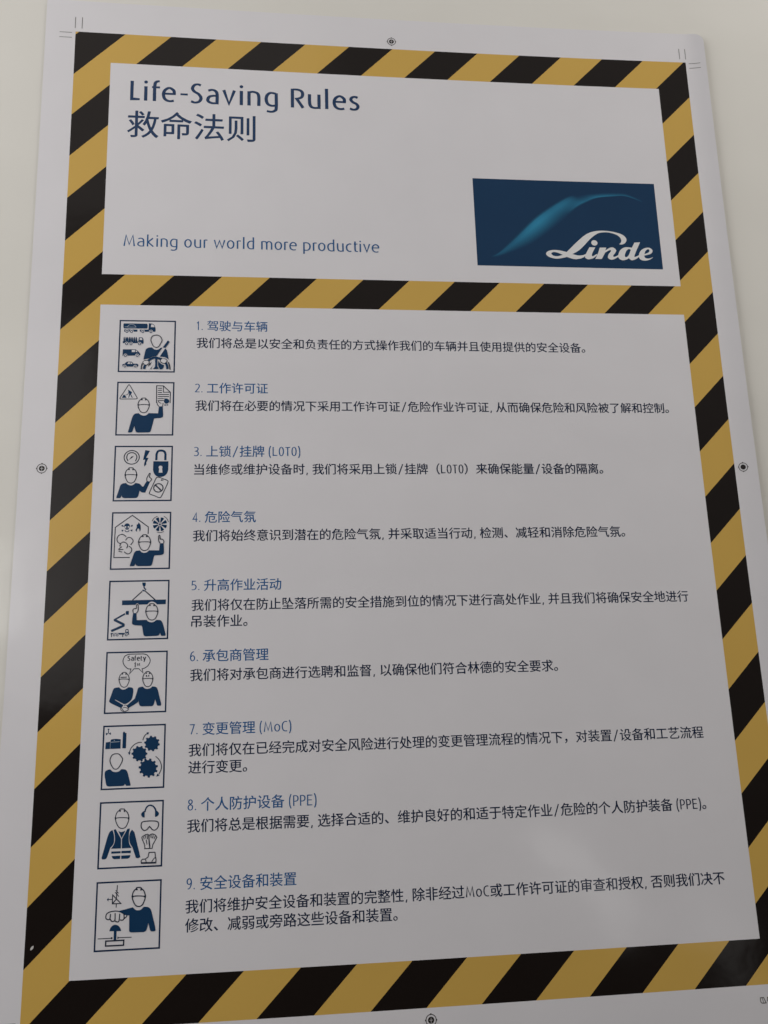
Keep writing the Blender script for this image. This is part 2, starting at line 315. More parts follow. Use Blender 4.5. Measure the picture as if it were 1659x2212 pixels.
["P","n",[[567,388],[567,388],[613,427],[651,434],[692,428],[735,389],[735,389],[797,395],[839,424],[858,469],[858,469],[918,685],[918,685],[925,731],[916,744],[916,744],[892,748],[892,748],[855,743],[837,713],[812,622],[812,622],[789,718],[755,748],[721,750],[721,750],[564,747],[564,747],[533,737],[524,711],[524,711],[517,502],[517,502],[475,498],[433,471],[433,471],[343,434],[343,434]]]]]]]],"logo":[8.7879,3.2615,13.0301,5.4088],"swoosh":[[[76.9,454.2],[127.5,425.4],[217.7,344.1],[330.6,232.3],[428.9,155.9],[513.1,101.3],[568.4,80.6],[636.6,67.9],[758.7,57.7],[839.3,62.7],[924.9,102.5]],[[102.8,457.3],[166.4,430.8],[281.5,373.1],[396.5,283.0],[485.1,207.4],[553.0,148.8],[609.0,117.2],[671.6,91.7],[763.5,80.1],[837.8,78.8],[926.6,112.6]],[0.05,0.4,0.8,1,1,0.85,0.75,0.75,0.75,0.55,0.08]],"word":[[[[[513.3,428.4],[513.3,428.4],[549.6,406.1],[582.4,374.6],[608.6,345.6],[634.5,322.2],[666.6,302.6],[704.1,297.2],[738.7,301.3],[769.4,314.5],[784.7,333.4],[784.4,351.1],[773.1,365.1],[773.1,365.1],[785.2,366.9],[803.3,359.2],[815.1,340.0],[807.8,319.8],[784.3,304.0],[739.4,292.4],[689.6,288.0],[639.0,294.0],[596.1,312.2],[547.3,352.9],[481.7,417.8],[481.7,417.8],[443.5,409.2],[409.2,407.9],[380.6,416.0],[370.0,432.1],[384.7,448.0],[418.5,457.2],[453.2,453.5],[480.4,445.9],[480.4,445.9],[517.5,457.3],[547.8,455.1],[570.1,446.8],[580.3,438.1],[580.3,438.1],[584.7,426.8],[584.7,426.8],[566.8,434.0],[540.7,436.0]],[[[458.9,434.4],[458.9,434.4],[433.9,423.4],[412.6,419.3],[398.2,427.7],[408.9,440.6],[432.4,442.8]]]]],[[[[607.9,386.5],[607.9,386.5],[640.0,386.6],[640.0,386.6],[620.6,421.6],[617.8,434.7],[623.5,438.1],[643.2,425.3],[643.2,425.3],[648.5,429.7],[648.5,429.7],[626.2,448.2],[610.5,454.3],[593.1,456.4],[579.6,446.4],[584.6,427.8]],[]],
["dot",637.3,360.7,17.0,15.8]],[[[[664.2,387.4],[664.2,387.4],[699.9,386.8],[699.9,386.8],[693.2,403.8],[693.2,403.8],[718.1,387.4],[737.8,385.2],[752.6,399.9],[745.9,416.4],[733.6,433.1],[739.5,439.8],[762.2,428.7],[762.2,428.7],[762.3,437.9],[762.3,437.9],[738.4,452.3],[718.6,455.9],[704.3,445.9],[708.1,427.2],[722.8,408.1],[719.1,400.4],[691.8,415.0],[691.8,415.0],[669.9,453.3],[669.9,453.3],[634.3,453.8],[634.3,453.8],[649.7,425.0]],[]]],[[[[857.2,353.2],[857.2,353.2],[888.8,351.3],[888.8,351.3],[865.2,397.5],[851.0,428.2],[852.8,437.4],[880.2,423.8],[880.2,423.8],[881.8,430.2],[881.8,430.2],[858.2,448.7],[833.5,457.1],[818.0,445.8],[818.0,445.8],[801.1,454.8],[781.3,457.9],[764.0,448.0],[761.3,429.6],[775.8,398.9],[803.4,382.4],[840.3,383.7],[840.3,383.7]],[[[833.5,396.5],[833.5,396.5],[822.1,391.9],[807.9,404.5],[797.5,428.1],[801.6,440.0],[817.8,429.6]]]]],[[[[953.1,436.9],[953.1,436.9],[929.7,452.7],[900.9,457.6],[879.9,450.1],[874.4,429.6],[886.7,401.2],[912.3,384.3],[938.7,382.8],[952.6,397.5],[942.0,416.6],[905.0,428.3],[905.0,428.3],[907.0,439.8],[923.9,445.1]],[[[905.9,419.9],[905.9,419.9],[913.8,401.0],[929.2,390.6],[935.9,397.8],[928.7,409.7]]]]]],"title":[[["L",1.2281,1.4326],
["i",1.5234,1.5912],
["f",1.6884,1.86],
["e",1.9072,2.2045],
["-",2.3059,2.4658],
["S",2.5313,2.785],
["a",2.8705,3.1384],
["v",3.221,3.5132],
["i",3.6044,3.6706],
["n",3.7745,4.0571],
["g",4.1538,4.4444],
["R",4.7392,5.0319],
["u",5.121,5.3964],
["l",5.5028,5.574],
["e",5.674,5.9734],
["s",6.0531,6.2769]],1.6524,0.4813],"slogan":[[["M",1.1961,1.4381],
["a",1.481,1.6263],
["k",1.6795,1.8234],
["i",1.875,1.9093],
["n",1.966,2.1121],
["g",2.1587,2.3137],
["o",2.4571,2.6128],
["u",2.6648,2.8069],
["r",2.8642,2.9424],
["w",3.0729,3.3169],
["o",3.3519,3.5092],
["r",3.5617,3.6458],
["l",3.6879,3.7229],
["d",3.7756,3.9249],
["m",4.0774,4.3156],
["o",4.3632,4.5225],
["r",4.5685,4.6518],
["e",4.6784,4.8365],
["p",4.9769,5.1374],
["r",5.1855,5.2676],
["o",5.298,5.4536],
["d",5.4947,5.6472],
["u",5.7045,5.8484],
["c",5.8986,6.0194],
["t",6.0734,6.16],
["i",6.1942,6.2304],
["v",6.2773,6.4294],
["e",6.4619,6.6251]],5.1605,0.2593],"ctitle":["救命法则",1.1912,3.9467,2.2568],"lines":[["h",1,"1. 驾驶与车辆",2.748,4.207,6.948],
["b",1,"我们将总是以安全和负责任的方式操作我们的车辆并且使用提供的安全设备。",2.74,11.059,7.331],
["h",2,"2. 工作许可证",2.738,4.215,8.324],
["b",2,"我们将在必要的情况下采用工作许可证/危险作业许可证, 从而确保危险和风险被了解和控制。",2.74,12.805,8.705],
["h",3,"3. 上锁/挂牌 (LOTO)",2.739,4.869,9.68],
["b",3,"当维修或维护设备时, 我们将采用上锁/挂牌（LOTO）来确保能量/设备的隔离。",2.746,11.215,10.058],
["h",4,"4. 危险气氛",2.737,3.975,11.038],
["b",4,"我们将始终意识到潜在的危险气氛, 并采取适当行动, 检测、减轻和消除危险气氛。",2.743,11.561,11.415],
["h",5,"5. 升高作业活动",2.744,4.473,12.398],
["b",5,"我们将仅在防止坠落所需的安全措施到位的情况下进行高处作业, 并且我们将确保安全地进行",2.742,12.772,12.785],
["b",5,"吊装作业。",2.758,3.82,13.098],
["h",6,"6. 承包商管理",2.74,4.224,13.757],
["b",6,"我们将对承包商进行选聘和监督, 以确保他们符合林德的安全要求。",2.742,9.91,14.117],
["h",7,"7. 变更管理 (MoC)",2.759,4.649,15.111],
["b",7,"我们将仅在已经完成对安全风险进行处理的变更管理流程的情况下，对装置/设备和工艺流程",2.753,12.761,15.492],
["b",7,"进行变更。",2.748,3.825,15.801],
["h",8,"8. 个人防护设备 (PPE)",2.753,5.106,16.458],
["b",8,"我们将总是根据需要, 选择合适的、维护良好的和适于特定作业/危险的个人防护装备 (PPE)。",2.752,12.645,16.828],
["h",9,"9. 安全设备和装置",2.761,4.723,17.81],
["b",9,"我们将维护安全设备和装置的完整性, 除非经过MoC或工作许可证的审查和授权, 否则我们决不",2.76,12.844,18.189],
["b",9,"修改、减弱或旁路这些设备和装置。",2.76,6.548,18.502]]}
D = 0.030
U0, V0 = 7.15, 10.05
CAM, LAY = DATA['cam'], DATA['lay']

# ---------------------------------------------------------------- camera, world, lights, exposure
sc = bpy.context.scene
col = sc.collection
R = Matrix(CAM['R']); T = Vector(CAM['t'])
M = Matrix(((1, 0, 0), (0, 0, 1), (0, -1, 0)))            # poster frame (right, down, into wall) -> world
cam_data = bpy.data.cameras.new('camera')
cam = bpy.data.objects.new('camera', cam_data); col.objects.link(cam)
RT = R.transposed()
pos = M @ (-(RT @ T)) * D
ax = M @ (RT @ Vector((1, 0, 0))); ay = M @ (RT @ Vector((0, -1, 0))); az = M @ (RT @ Vector((0, 0, -1)))
mw = Matrix((ax, ay, az)).transposed().to_4x4(); mw.translation = pos
cam.matrix_world = mw
cam_data.sensor_fit = 'HORIZONTAL'; cam_data.sensor_width = 36.0
cam_data.sensor_fit = 'VERTICAL'; cam_data.sensor_height = 48.0
cam_data.lens = CAM['f'] * 48.0 / 4096.0
cam_data.clip_start = 0.01; cam_data.clip_end = 50
sc.camera = cam

w = bpy.data.worlds.new('World'); sc.world = w; w.use_nodes = True
bg = w.node_tree.nodes['Background']
# a pale room seen by the glossy print: dim below, lighter towards the ceiling
def world_nodes():
    nt = w.node_tree
    tc = nt.nodes.new('ShaderNodeTexCoord'); sp = nt.nodes.new('ShaderNodeSeparateXYZ')
    nt.links.new(tc.outputs['Generated'], sp.inputs[0])
    mr = nt.nodes.new('ShaderNodeMapRange'); mr.interpolation_type = 'SMOOTHSTEP'
    mr.inputs['From Min'].default_value = -0.40; mr.inputs['From Max'].default_value = 0.75
    mr.inputs['To Min'].default_value = WORLD_LOW; mr.inputs['To Max'].default_value = WORLD_HIGH
    nt.links.new(sp.outputs['Z'], mr.inputs['Value'])
    nt.links.new(mr.outputs['Result'], bg.inputs['Strength'])
    bg.inputs['Color'].default_value = (1.0, 0.975, 0.955, 1)
WORLD_LOW, WORLD_HIGH = 0.003, 0.197
world_nodes()

def area(name, loc, target, sx, sy, radiance, color):
    ld = bpy.data.lights.new(name, 'AREA'); ld.shape = 'RECTANGLE'
    ld.size, ld.size_y = sx, sy
    ld.energy = radiance * sx * sy * math.pi        # so that the lamp face has this radiance
    ld.color = color
    o = bpy.data.objects.new(name, ld); col.objects.link(o)
    o.location = loc
    o.rotation_euler = (Vector(target) - Vector(loc)).to_track_quat('-Z', 'Y').to_euler()
    return o
# daylight from windows behind and to the left of the viewer, unseen fill lamps added at the sides and above, dim room below
area('window_light', (-0.96, -1.6, 1.75), (-0.96, 0, 1.75), 2.0, 1.4, 0.18, (1.0, 0.94, 0.90))
area('left_window', (-1.1, -1.6, 0.36), (-1.1, 0, 0.36), 1.1, 0.84, 0.56, (1.0, 0.97, 0.95))
area('left_fill', (-0.95, -0.5, 0.05), (0, 0, 0.1), 0.7, 0.5, 2.95, (0.985, 0.982, 1.0))  # no window here: added fill that brightens the left of the sheet
area('side_light', (-0.9, -0.45, 0.55), (0, 0, 0.1), 0.8, 0.8, 2.25, (0.99, 0.983, 0.995))  # second added fill, higher up on the left
area('right_light', (1.0, -0.4, 0.6), (0, 0, 0.2), 0.6, 0.6, 7.1, (1.0, 0.978, 0.96))  # added fill that lifts the right side, no known source there
area('top_fill', (0.1, -0.5, 1.05), (0.1, 0, 0.2), 1.4, 0.4, 0.25, (1.0, 0.98, 0.96))  # weak fill added overhead, not a known fixture
# far panes and added glare lamps that only show as faint soft reflections in the glossy film
area('far_pane', (-0.80, -1.6, 0.21), (-0.80, 0, 0.21), 0.13, 0.030, 13.0, (1.0, 0.98, 0.92))
area('far_pane', (-0.82, -1.6, 0.25), (-0.82, 0, 0.25), 0.10, 0.014, 9.0, (1.0, 0.98, 0.92))
area('far_pane', (-0.803, -1.6, 0.123), (-0.803, 0, 0.123), 0.008, 0.06, 28.0, (1.0, 1.0, 0.97))
area('far_pane', (-0.786, -1.6, 0.123), (-0.786, 0, 0.123), 0.006, 0.06, 24.0, (1.0, 1.0, 0.97))
for gx, gz, sx, sy, rad in ((0.615, -0.490, 0.25, 0.060, 1.1), (0.53, -0.425, 0.13, 0.08, 0.7), (0.943, -0.63, 0.17, 0.12, 0.45)):
    fl = area('glare_lamp', (gx, -1.6, gz), (gx, 0, gz), sx, sy, rad, (1.0, 0.99, 0.97))  # lamp added to put a slanting glare patch in the gloss
    fl.rotation_euler = (Matrix.Rotation(0.65, 3, 'Y') @ fl.rotation_euler.to_matrix()).to_euler()
sc.view_settings.view_transform = 'Standard'
sc.view_settings.look = 'None'
sc.view_settings.exposure = 0.0
sc.view_settings.gamma = 1.0
sc.view_settings.use_curve_mapping = False

# ---------------------------------------------------------------- helpers
def bow(u, v):
    x = (u - U0) / 10; y = (v - V0) / 10
    b = CAM['bow']
    return b[0]*x*x + b[1]*x*y + b[2]*y*y + b[3]*x**3 + b[4]*x*x*y
UL, UR, VT, VB = -0.64, 14.60, -0.79, 20.95         # edges of the sheet
def curl(u, v):
    """the right margin of the sheet has come a little away from the wall"""
    d = UR - u; r = 0.46
    if d >= r: return 0.0
    return -0.085 * (1 - max(d, 0)/r)**2
def P(u, v, lift=0.0):
    """poster point in world metres; lift in metres off the sheet"""
    return ((u - U0) * D, (bow(u, v) + curl(u, v)) * D - lift, -(v - V0) * D)

def tag(o, label=None, cat=None, kind=None, group=None):
    if label: o['label'] = label
    if cat: o['category'] = cat
    if kind: o['kind'] = kind
    if group: o['group'] = group

# ---------------------------------------------------------------- materials
def new_mat(name):
    m = bpy.data.materials.new(name); m.use_nodes = True
    return m, m.node_tree, m.node_tree.nodes['Principled BSDF']
def gloss(nt, b, rough, wav=0.06, spec=0.5):
    """gloss of the plastic film: slightly uneven and wavy, the same over every ink"""
    tc = nt.nodes.new('ShaderNodeTexCoord')
    geo = nt.nodes.new('ShaderNodeNewGeometry')
    n = nt.nodes.new('ShaderNodeTexNoise'); n.inputs['Scale'].default_value = 9.0; n.inputs['Detail'].default_value = 2.0
    n2 = nt.nodes.new('ShaderNodeTexNoise'); n2.inputs['Scale'].default_value = 34.0; n2.inputs['Detail'].default_value = 3.0
    nt.links.new(geo.outputs['Position'], n.inputs['Vector']); nt.links.new(geo.outputs['Position'], n2.inputs['Vector'])
    mix = nt.nodes.new('ShaderNodeMath'); mix.operation = 'MULTIPLY_ADD'; mix.inputs[1].default_value = 0.12
    nt.links.new(n2.outputs['Fac'], mix.inputs[0]); nt.links.new(n.outputs['Fac'], mix.inputs[2])
    bp = nt.nodes.new('ShaderNodeBump'); bp.inputs['Strength'].default_value = wav; bp.inputs['Distance'].default_value = 0.02
    nt.links.new(mix.outputs[0], bp.inputs['Height'])
    nt.links.new(bp.outputs['Normal'], b.inputs['Normal'])
    b.inputs['Roughness'].default_value = rough
    b.inputs['Specular IOR Level'].default_value = spec
    return n, n2
def ink(name, rgb, vary=0.06):
    m, nt, b = new_mat(name)
    n, n2 = gloss(nt, b, 0.10)
    hv = nt.nodes.new('ShaderNodeMixRGB'); hv.blend_type = 'MIX'
    hv.inputs[1].default_value = (*[c * (1 - vary) for c in rgb], 1); hv.inputs[2].default_value = (*[min(1, c * (1 + vary)) for c in rgb], 1)
    nt.links.new(n2.outputs['Fac'], hv.inputs[0]); nt.links.new(hv.outputs[0], b.inputs['Base Color'])
    return m
PAPER = (0.774, 0.750, 0.758)
MAT = dict(
    paper=ink('white_paper', PAPER, 0.025),
    n=ink('navy_ink', (0.0095, 0.043, 0.106), .10),
    f=ink('frame_ink', (0.011, 0.030, 0.075), .10),
    d=ink('dark_ink', (0.022, 0.030, 0.052), .10),
    t=ink('text_ink', (0.012, 0.023, 0.058), .10),
    h=ink('heading_ink', (0.018, 0.108, 0.285), .08),
    s=ink('slogan_ink', (0.026, 0.112, 0.275), .08),
    k=ink('title_ink', (0.018, 0.048, 0.120), .10),
    g=ink('pale_blue_ink', (0.30, 0.36, 0.43)),
    m=ink('mark_ink', (0.035, 0.030, 0.028)),
    c=ink('grey_mark_ink', (0.17, 0.16, 0.15)),
    W=ink('logo_white_ink', (0.80, 0.79, 0.77), .02),
    speck=ink('bare_speck', (0.62, 0.60, 0.57), .02),
)
MAT['w'] = MAT['paper']
def stripe_mat():
    m, nt, b = new_mat('hazard_stripes')
    n, n2 = gloss(nt, b, 0.10)
    uv = nt.nodes.new('ShaderNodeUVMap'); uv.uv_map = 'poster'
    sx = nt.nodes.new('ShaderNodeSeparateXYZ'); nt.links.new(uv.outputs[0], sx.inputs[0])
    def math_(op, a, bb):
        q = nt.nodes.new('ShaderNodeMath'); q.operation = op
        for i, x in enumerate((a, bb)):
            if x is None: continue
            if isinstance(x, (int, float)): q.inputs[i].default_value = x
            else: nt.links.new(x, q.inputs[i])
        return q.outputs[0]
    s = math_('ADD', sx.outputs[0], sx.outputs[1])
    s = math_('MULTIPLY', math_('SUBTRACT', s, LAY['e'] - 40), 0.5)
    fr = math_('FRACT', s, None)
    isy = math_('GREATER_THAN', fr, 0.5)
    ye = nt.nodes.new('ShaderNodeMixRGB'); ye.inputs[1].default_value = (0.630, 0.394, 0.090, 1); ye.inputs[2].default_value = (0.690, 0.437, 0.104, 1)
    nt.links.new(n.outputs['Fac'], ye.inputs[0])
    mx = nt.nodes.new('ShaderNodeMixRGB'); mx.inputs[1].default_value = (0.0125, 0.0088, 0.0072, 1)
    nt.links.new(isy, mx.inputs[0]); nt.links.new(ye.outputs[0], mx.inputs[2])
    nt.links.new(mx.outputs[0], b.inputs['Base Color'])
    return m
def swoosh_mat():
    m, nt, b = new_mat('logo_glow_print')
    gloss(nt, b, 0.10)
    a = nt.nodes.new('ShaderNodeVertexColor'); a.layer_name = 'ink'
    mx = nt.nodes.new('ShaderNodeMixRGB'); mx.inputs[1].default_value = (*LOGO_BLUE, 1); mx.inputs[2].default_value = (0.033, 0.265, 0.440, 1)
    nt.links.new(a.outputs['Color'], mx.inputs[0]); nt.links.new(mx.outputs[0], b.inputs['Base Color'])
    return m
LOGO_BLUE = (0.0085, 0.041, 0.100)
MAT['L'] = ink('logo_blue_ink', LOGO_BLUE, .06)
MAT['stripes'] = stripe_mat(); MAT['swoosh'] = swoosh_mat()
def wall_mat():
    m, nt, b = new_mat('cream_wall_paint')
    n, n2 = gloss(nt, b, 0.11, 0.10)
    mx = nt.nodes.new('ShaderNodeMixRGB'); mx.inputs[1].default_value = (0.765, 0.737, 0.668, 1); mx.inputs[2].default_value = (0.795, 0.767, 0.697, 1)
    nt.links.new(n.outputs['Fac'], mx.inputs[0]); nt.links.new(mx.outputs[0], b.inputs['Base Color'])
    return m
MAT['wall'] = wall_mat()

# ---------------------------------------------------------------- flat shape builder (poster units)
class Print:
    """collects flat printed shapes; every shape sits a hair above the one before it"""
    def __init__(self, base=0.00002):
        self.v = []; self.f = []; self.mi = []; self.mats = []; self.base = base
    def _m(self, key):
        if key not in self.mats: self.mats.append(key)
        return self.mats.index(key)
    def lift(self): self.base += 0.000003
    def tri(self, loops, key, f=None):
        """fill the outline loops[0] with holes loops[1:]; f maps local to poster units"""
        f = f or (lambda x, y: (x, y))
        loops = [[f(*q) for q in lp] for lp in loops]
        tris = tessellate_polygon([[Vector((x, y, 0)) for x, y in lp] for lp in loops])
        b = len(self.v); fl = [q for lp in loops for q in lp]
        self.v += [(x, y, self.base) for x, y in fl]
        k = self._m(key)
        for t in tris:
            (x0, y0), (x1, y1), (x2, y2) = (fl[i] for i in t)
            a = (x1-x0)*(y2-y0) - (x2-x0)*(y1-y0)
            if abs(a) < 1e-12: continue
            t = t if a < 0 else t[::-1]
            self.f.append([b+i for i in t]); self.mi.append(k)
        self.lift()
    def line(self, a, b, hw, key, n=6):
        self.ribbon([(a[0]+(b[0]-a[0])*i/n, a[1]+(b[1]-a[1])*i/n) for i in range(n+1)], hw, key)
    def ribbon(self, pts, hws, key, closed=False, f=None):
        f = f or (lambda x, y: (x, y))
        q = [Vector(f(*p)) for p in pts]
        n = len(q); k = self._m(key); b = len(self.v)
        for i in range(n):
            if closed: a, c = q[i-1], q[(i+1) % n]
            else: a, c = q[max(i-1, 0)], q[min(i+1, n-1)]
            d1 = (q[i]-a); d2 = (c-q[i])
            if d1.length < 1e-9: d1 = d2
            if d2.length < 1e-9: d2 = d1
            if d1.length < 1e-9: d1 = d2 = Vector((1, 0))
            d1 = d1.normalized(); d2 = d2.normalized()
            tn = d1 + d2
            tn = tn.normalized() if tn.length > 1e-6 else d1
            nn = Vector((-tn.y, tn.x))
            h = hws[i] if isinstance(hws, (list, tuple)) else hws
            cs = max(0.45, abs(nn.dot(Vector((-d1.y, d1.x)))))
            h = h / cs
            self.v += [(*(q[i]+nn*h), self.base), (*(q[i]-nn*h), self.base)]
        for i in range(n if closed else n-1):
            j = (i+1) % n
            self.f.append([b+2*i, b+2*j, b+2*j+1, b+2*i+1]); self.mi.append(k)
        self.lift()
    def build(self, name, parent, label=None):
        me = bpy.data.meshes.new(name)
        me.from_pydata([P(u, v, l) for u, v, l in self.v], [], self.f)
        for key in self.mats: me.materials.append(MAT[key])
        me.polygons.foreach_set('material_index', self.mi)
        flip = [p.index for p in me.polygons if p.normal.y > 0]
        if flip:
            import bmesh
            bm = bmesh.new(); bm.from_mesh(me); bm.faces.ensure_lookup_table()
            bmesh.ops.reverse_faces(bm, faces=[bm.faces[i] for i in flip]); bm.to_mesh(me); bm.free()
        me.update()
        o = bpy.data.objects.new(name, me); col.objects.link(o); o.parent = parent
        if label: o['label'] = label
        return o

def _cr(p, n=6):
    """Catmull-Rom through an open list of points"""
    if len(p) < 3: return list(p)
    e = [p[0]] + list(p) + [p[-1]]; out = []
    for i in range(1, len(e)-2):
        a, b, c, d = e[i-1], e[i], e[i+1], e[i+2]
        for s in range(n):
            t = s/n
            out.append(tuple(0.5*((2*b[k]) + (-a[k]+c[k])*t + (2*a[k]-5*b[k]+4*c[k]-d[k])*t*t + (-a[k]+3*b[k]-3*c[k]+d[k])*t**3) for k in (0, 1)))
    out.append(tuple(p[-1])); return out
def smooth(pts, closed=False, n=6):
    """smooth curve; a doubled point is a corner"""
    pts = [tuple(p) for p in pts]
    runs = []
    corners = [i for i in range(len(pts)) if pts[i] == pts[(i+1) % len(pts)] and (closed or i+1 < len(pts))]
    if closed:
        if not corners:
            e = pts[-2:] + pts + pts[:3]
            full = _cr(e, n)
            return full[2*n:2*n+len(pts)*n]
        k = corners[0]+1
        pts = pts[k:] + pts[:k]                    # starts at a corner, ends with its twin
    cur = [pts[0]]
    for a in pts[1:]:
        if a == cur[-1]:
            runs.append(cur); cur = [a]
        else: cur.append(a)
    runs.append(cur)
    out = []
    for r in runs:
        if len(r) == 1:
            if not out or out[-1] != r[0]: out.append(r[0])
            continue
        c = _cr(r, n)
        if out and out[-1] == c[0]: c = c[1:]
        out += c
    if closed and len(out) > 1 and out[0] == out[-1]: out.pop()
    return out
def ell(x, y, rx, ry, n=28):
    return [(x+rx*math.cos(2*math.pi*i/n), y+ry*math.sin(2*math.pi*i/n)) for i in range(n)]

# ---------------------------------------------------------------- hand drawn latin alphabet (capital height 1, y up); doubled point = corner
_ = None
def K(s):
    out = []
    for w_ in s.split():
        c2 = w_.endswith('*'); x, y = w_.rstrip('*').split(',')
        out.append((float(x), float(y)))
        if c2: out.append((float(x), float(y)))
    return out
GL = {
 'L': ['.07,1 .07,.06* .5,.06'], 'i': ['.07,0 .07,.75', 'o.07,.97,.088'], 'f': ['.13,0 .13,.80 .2,1.0 .36,1.05', '0,.72 .38,.72'],
 'e': ['.1,.41* .62,.41* .58,.6 .36,.72 .15,.6 .07,.38 .14,.14 .36,.03 .6,.06'], '-': ['0,.42 .38,.42'],
 'S': ['.52,.93 .36,.98 .18,.93 .08,.76 .18,.60 .42,.46 .54,.26 .44,.08 .22,.02 .02,.08'],
 'a': ['.08,.68 .28,.73 .46,.67 .54,.5 .54,.04* .3,.03 .11,.1 .06,.21 .14,.36 .34,.42 .54,.42'],
 'v': ['.05,.75 .33,.03* .61,.75'], 'n': ['.07,0 .07,.69* .28,.73 .5,.66 .58,.47 .58,0'],
 'g': ['.58,.68* .3,.72 .13,.6 .07,.38 .14,.14 .34,.04 .56,.06', '.58,.71 .58,-.06 .5,-.22 .32,-.28 .1,-.25'],
 'R': ['.07,0 .07,1', '.09,.96 .35,.96 .56,.88 .62,.72 .54,.55 .3,.47* .64,0'],
 'u': ['.07,.75 .07,.3 .14,.1 .32,.03 .58,.05* .58,.75'], 'l': ['.07,0 .07,1.08'],
 's': ['.43,.67 .29,.72 .13,.67 .08,.55 .18,.43 .36,.34 .44,.2 .36,.07 .2,.03 .02,.08'],
 'M': ['.05,0 .17,.97* .42,.14* .68,.97* .80,0'], 'k': ['.07,0 .07,1.08', '.5,.75 .1,.40* .55,0'],
 'o': ['@.33,.72 .54,.6 .6,.38 .53,.14 .33,.03 .13,.14 .06,.38 .12,.6'], 'r': ['.07,0 .07,.69* .2,.72 .38,.71'],
 'w': ['.03,.75 .22,.04* .45,.70* .67,.04* .87,.75'], 'd': ['.58,1.08 .58,.05* .33,.03 .14,.14 .07,.38 .13,.6 .33,.72 .57,.71'],
 'm': ['.07,0 .07,.69* .24,.73 .4,.68 .46,.5 .46,0', '.46,.54 .53,.68 .67,.73 .8,.66 .86,.5 .86,0'],
 'p': ['.07,-.3 .07,.70* .33,.72 .54,.6 .6,.38 .53,.14 .33,.03 .08,.05'], 'c': ['.52,.69 .36,.72 .14,.6 .07,.38 .14,.14 .34,.03 .52,.06'],
 't': ['.12,.95 .12,.2 .2,.06 .4,.03', '0,.72 .36,.72'], 'y': ['.05,.75 .34,.06', '.62,.75 .22,-.3'],
 'O': ['@.36,.98 .58,.86 .67,.5 .58,.14 .36,.02 .14,.14 .05,.5 .14,.86'], 'T': ['0,.96 .6,.96', '.3,.94 .3,0'],
 'C': ['.56,.94 .42,.98 .17,.86 .07,.5 .17,.14 .42,.02 .57,.06'], 'P': ['.07,0 .07,1', '.09,.96 .34,.96 .52,.88 .58,.7 .52,.52 .32,.44 .09,.44'],
 'E': ['.5,.96 .07,.96* .07,.04* .5,.04', '.09,.51 .45,.51'], '(': ['.25,1.12 .1,.8 .06,.42 .1,.05 .25,-.22'], ')': ['.05,1.12 .2,.8 .24,.42 .2,.05 .05,-.22'],
 '/': ['0,-.14 .44,1.08'], '.': ['o.07,.06,.075'], ',': ['.13,.1 .03,-.18'],
 '1': ['.02,.80 .22,.97* .22,0'], '2': ['.03,.88 .22,.97 .4,.9 .45,.72 .34,.46 .05,.05* .5,.05'],
 '3': ['.04,.92 .25,.97 .42,.86 .4,.64 .17,.53* .4,.46 .47,.25 .37,.07 .2,.02 .02,.08'], '4': ['.4,0 .4,.97* .03,.28* .55,.28'],
 '5': ['.46,.95 .1,.95* .08,.55* .3,.58 .47,.42 .45,.2 .3,.05 .03,.05'], '6': ['.42,.95 .22,.87 .09,.6 .06,.3 .14,.09 .28,.02 .44,.12 .49,.3 .42,.48 .27,.54 .09,.42'],
 '7': ['.02,.95 .5,.95* .2,0'], '8': ['@.26,.97 .42,.88 .41,.68 .26,.54 .46,.40 .46,.14 .26,.02 .06,.14 .06,.40 .26,.54 .11,.68 .1,.88'],
 '9': ['.1,.04 .3,.12 .43,.4 .46,.7 .38,.91 .24,.98 .08,.88 .03,.7 .1,.52 .25,.46 .43,.58'],
}
def glyph_paths(ch):
    res = []
    for s in GL[ch]:
        if s[0] == 'o':
            x, y, r = (float(q) for q in s[1:].split(',')); res.append(('dot', (x, y, r)))
        elif s[0] == '@': res.append(('closed', smooth(K(s[1:]), True, 5)))
        else: res.append(('open', smooth(K(s), False, 5)))
    return res
def half_widths(pts, stem, closed):
    n = len(pts); out = []
    for i in range(n):
        a = pts[i-1] if (closed or i > 0) else pts[i]; b = pts[(i+1) % n] if (closed or i < n-1) else pts[i]
        dx, dy = b[0]-a[0], b[1]-a[1]; l = math.hypot(dx, dy) or 1
        out.append(stem/2*(0.68+0.32*abs(dy)/l))
    return out
def glyph_bbox(ch, stem):
    xs = []
    for k, q in glyph_paths(ch):
        if k == 'dot': xs += [q[0]-stem*.55, q[0]+stem*.55]
        else:
            hw = half_widths(q, stem, k == 'closed')
            for i, p in enumerate(q):
                a = q[max(i-1, 0)]; b = q[min(i+1, len(q)-1)]; l = math.hypot(b[0]-a[0], b[1]-a[1]) or 1
                e = hw[i]*abs(b[1]-a[1])/l; xs += [p[0]-e, p[0]+e]
    return min(xs), max(xs)
def put_glyph(pr, ch, key, stem, fx):
    """fx maps glyph units to poster units; the stem keeps its weight"""
    o = fx(0, 0); uy = abs(fx(0, 1)[1]-o[1])
    for k, q in glyph_paths(ch):
        if k == 'dot':
            c = fx(q[0], q[1]); r = stem*uy*0.55
            pr.tri([ell(c[0], c[1], r*1.02, r, 18)], key)
        else:
            hw = [h*uy for h in half_widths(q, stem, k == 'closed')]
            pr.ribbon([fx(*p) for p in q], hw, key, k == 'closed')
def latin_line(pr, letters, base, cap, key, stem):
    for ch, a, b in letters:
        x0, x1 = glyph_bbox(ch, stem)
        if ch in 'il':
            mid = (a+b)/2
            put_glyph(pr, ch, key, stem, lambda x, y: (mid+(x-.07)*cap, base-y*cap))
        else:
            s = (b-a)/(x1-x0)
            put_glyph(pr, ch, key, stem, lambda x, y: (a+(x-x0)*s, base-y*cap))

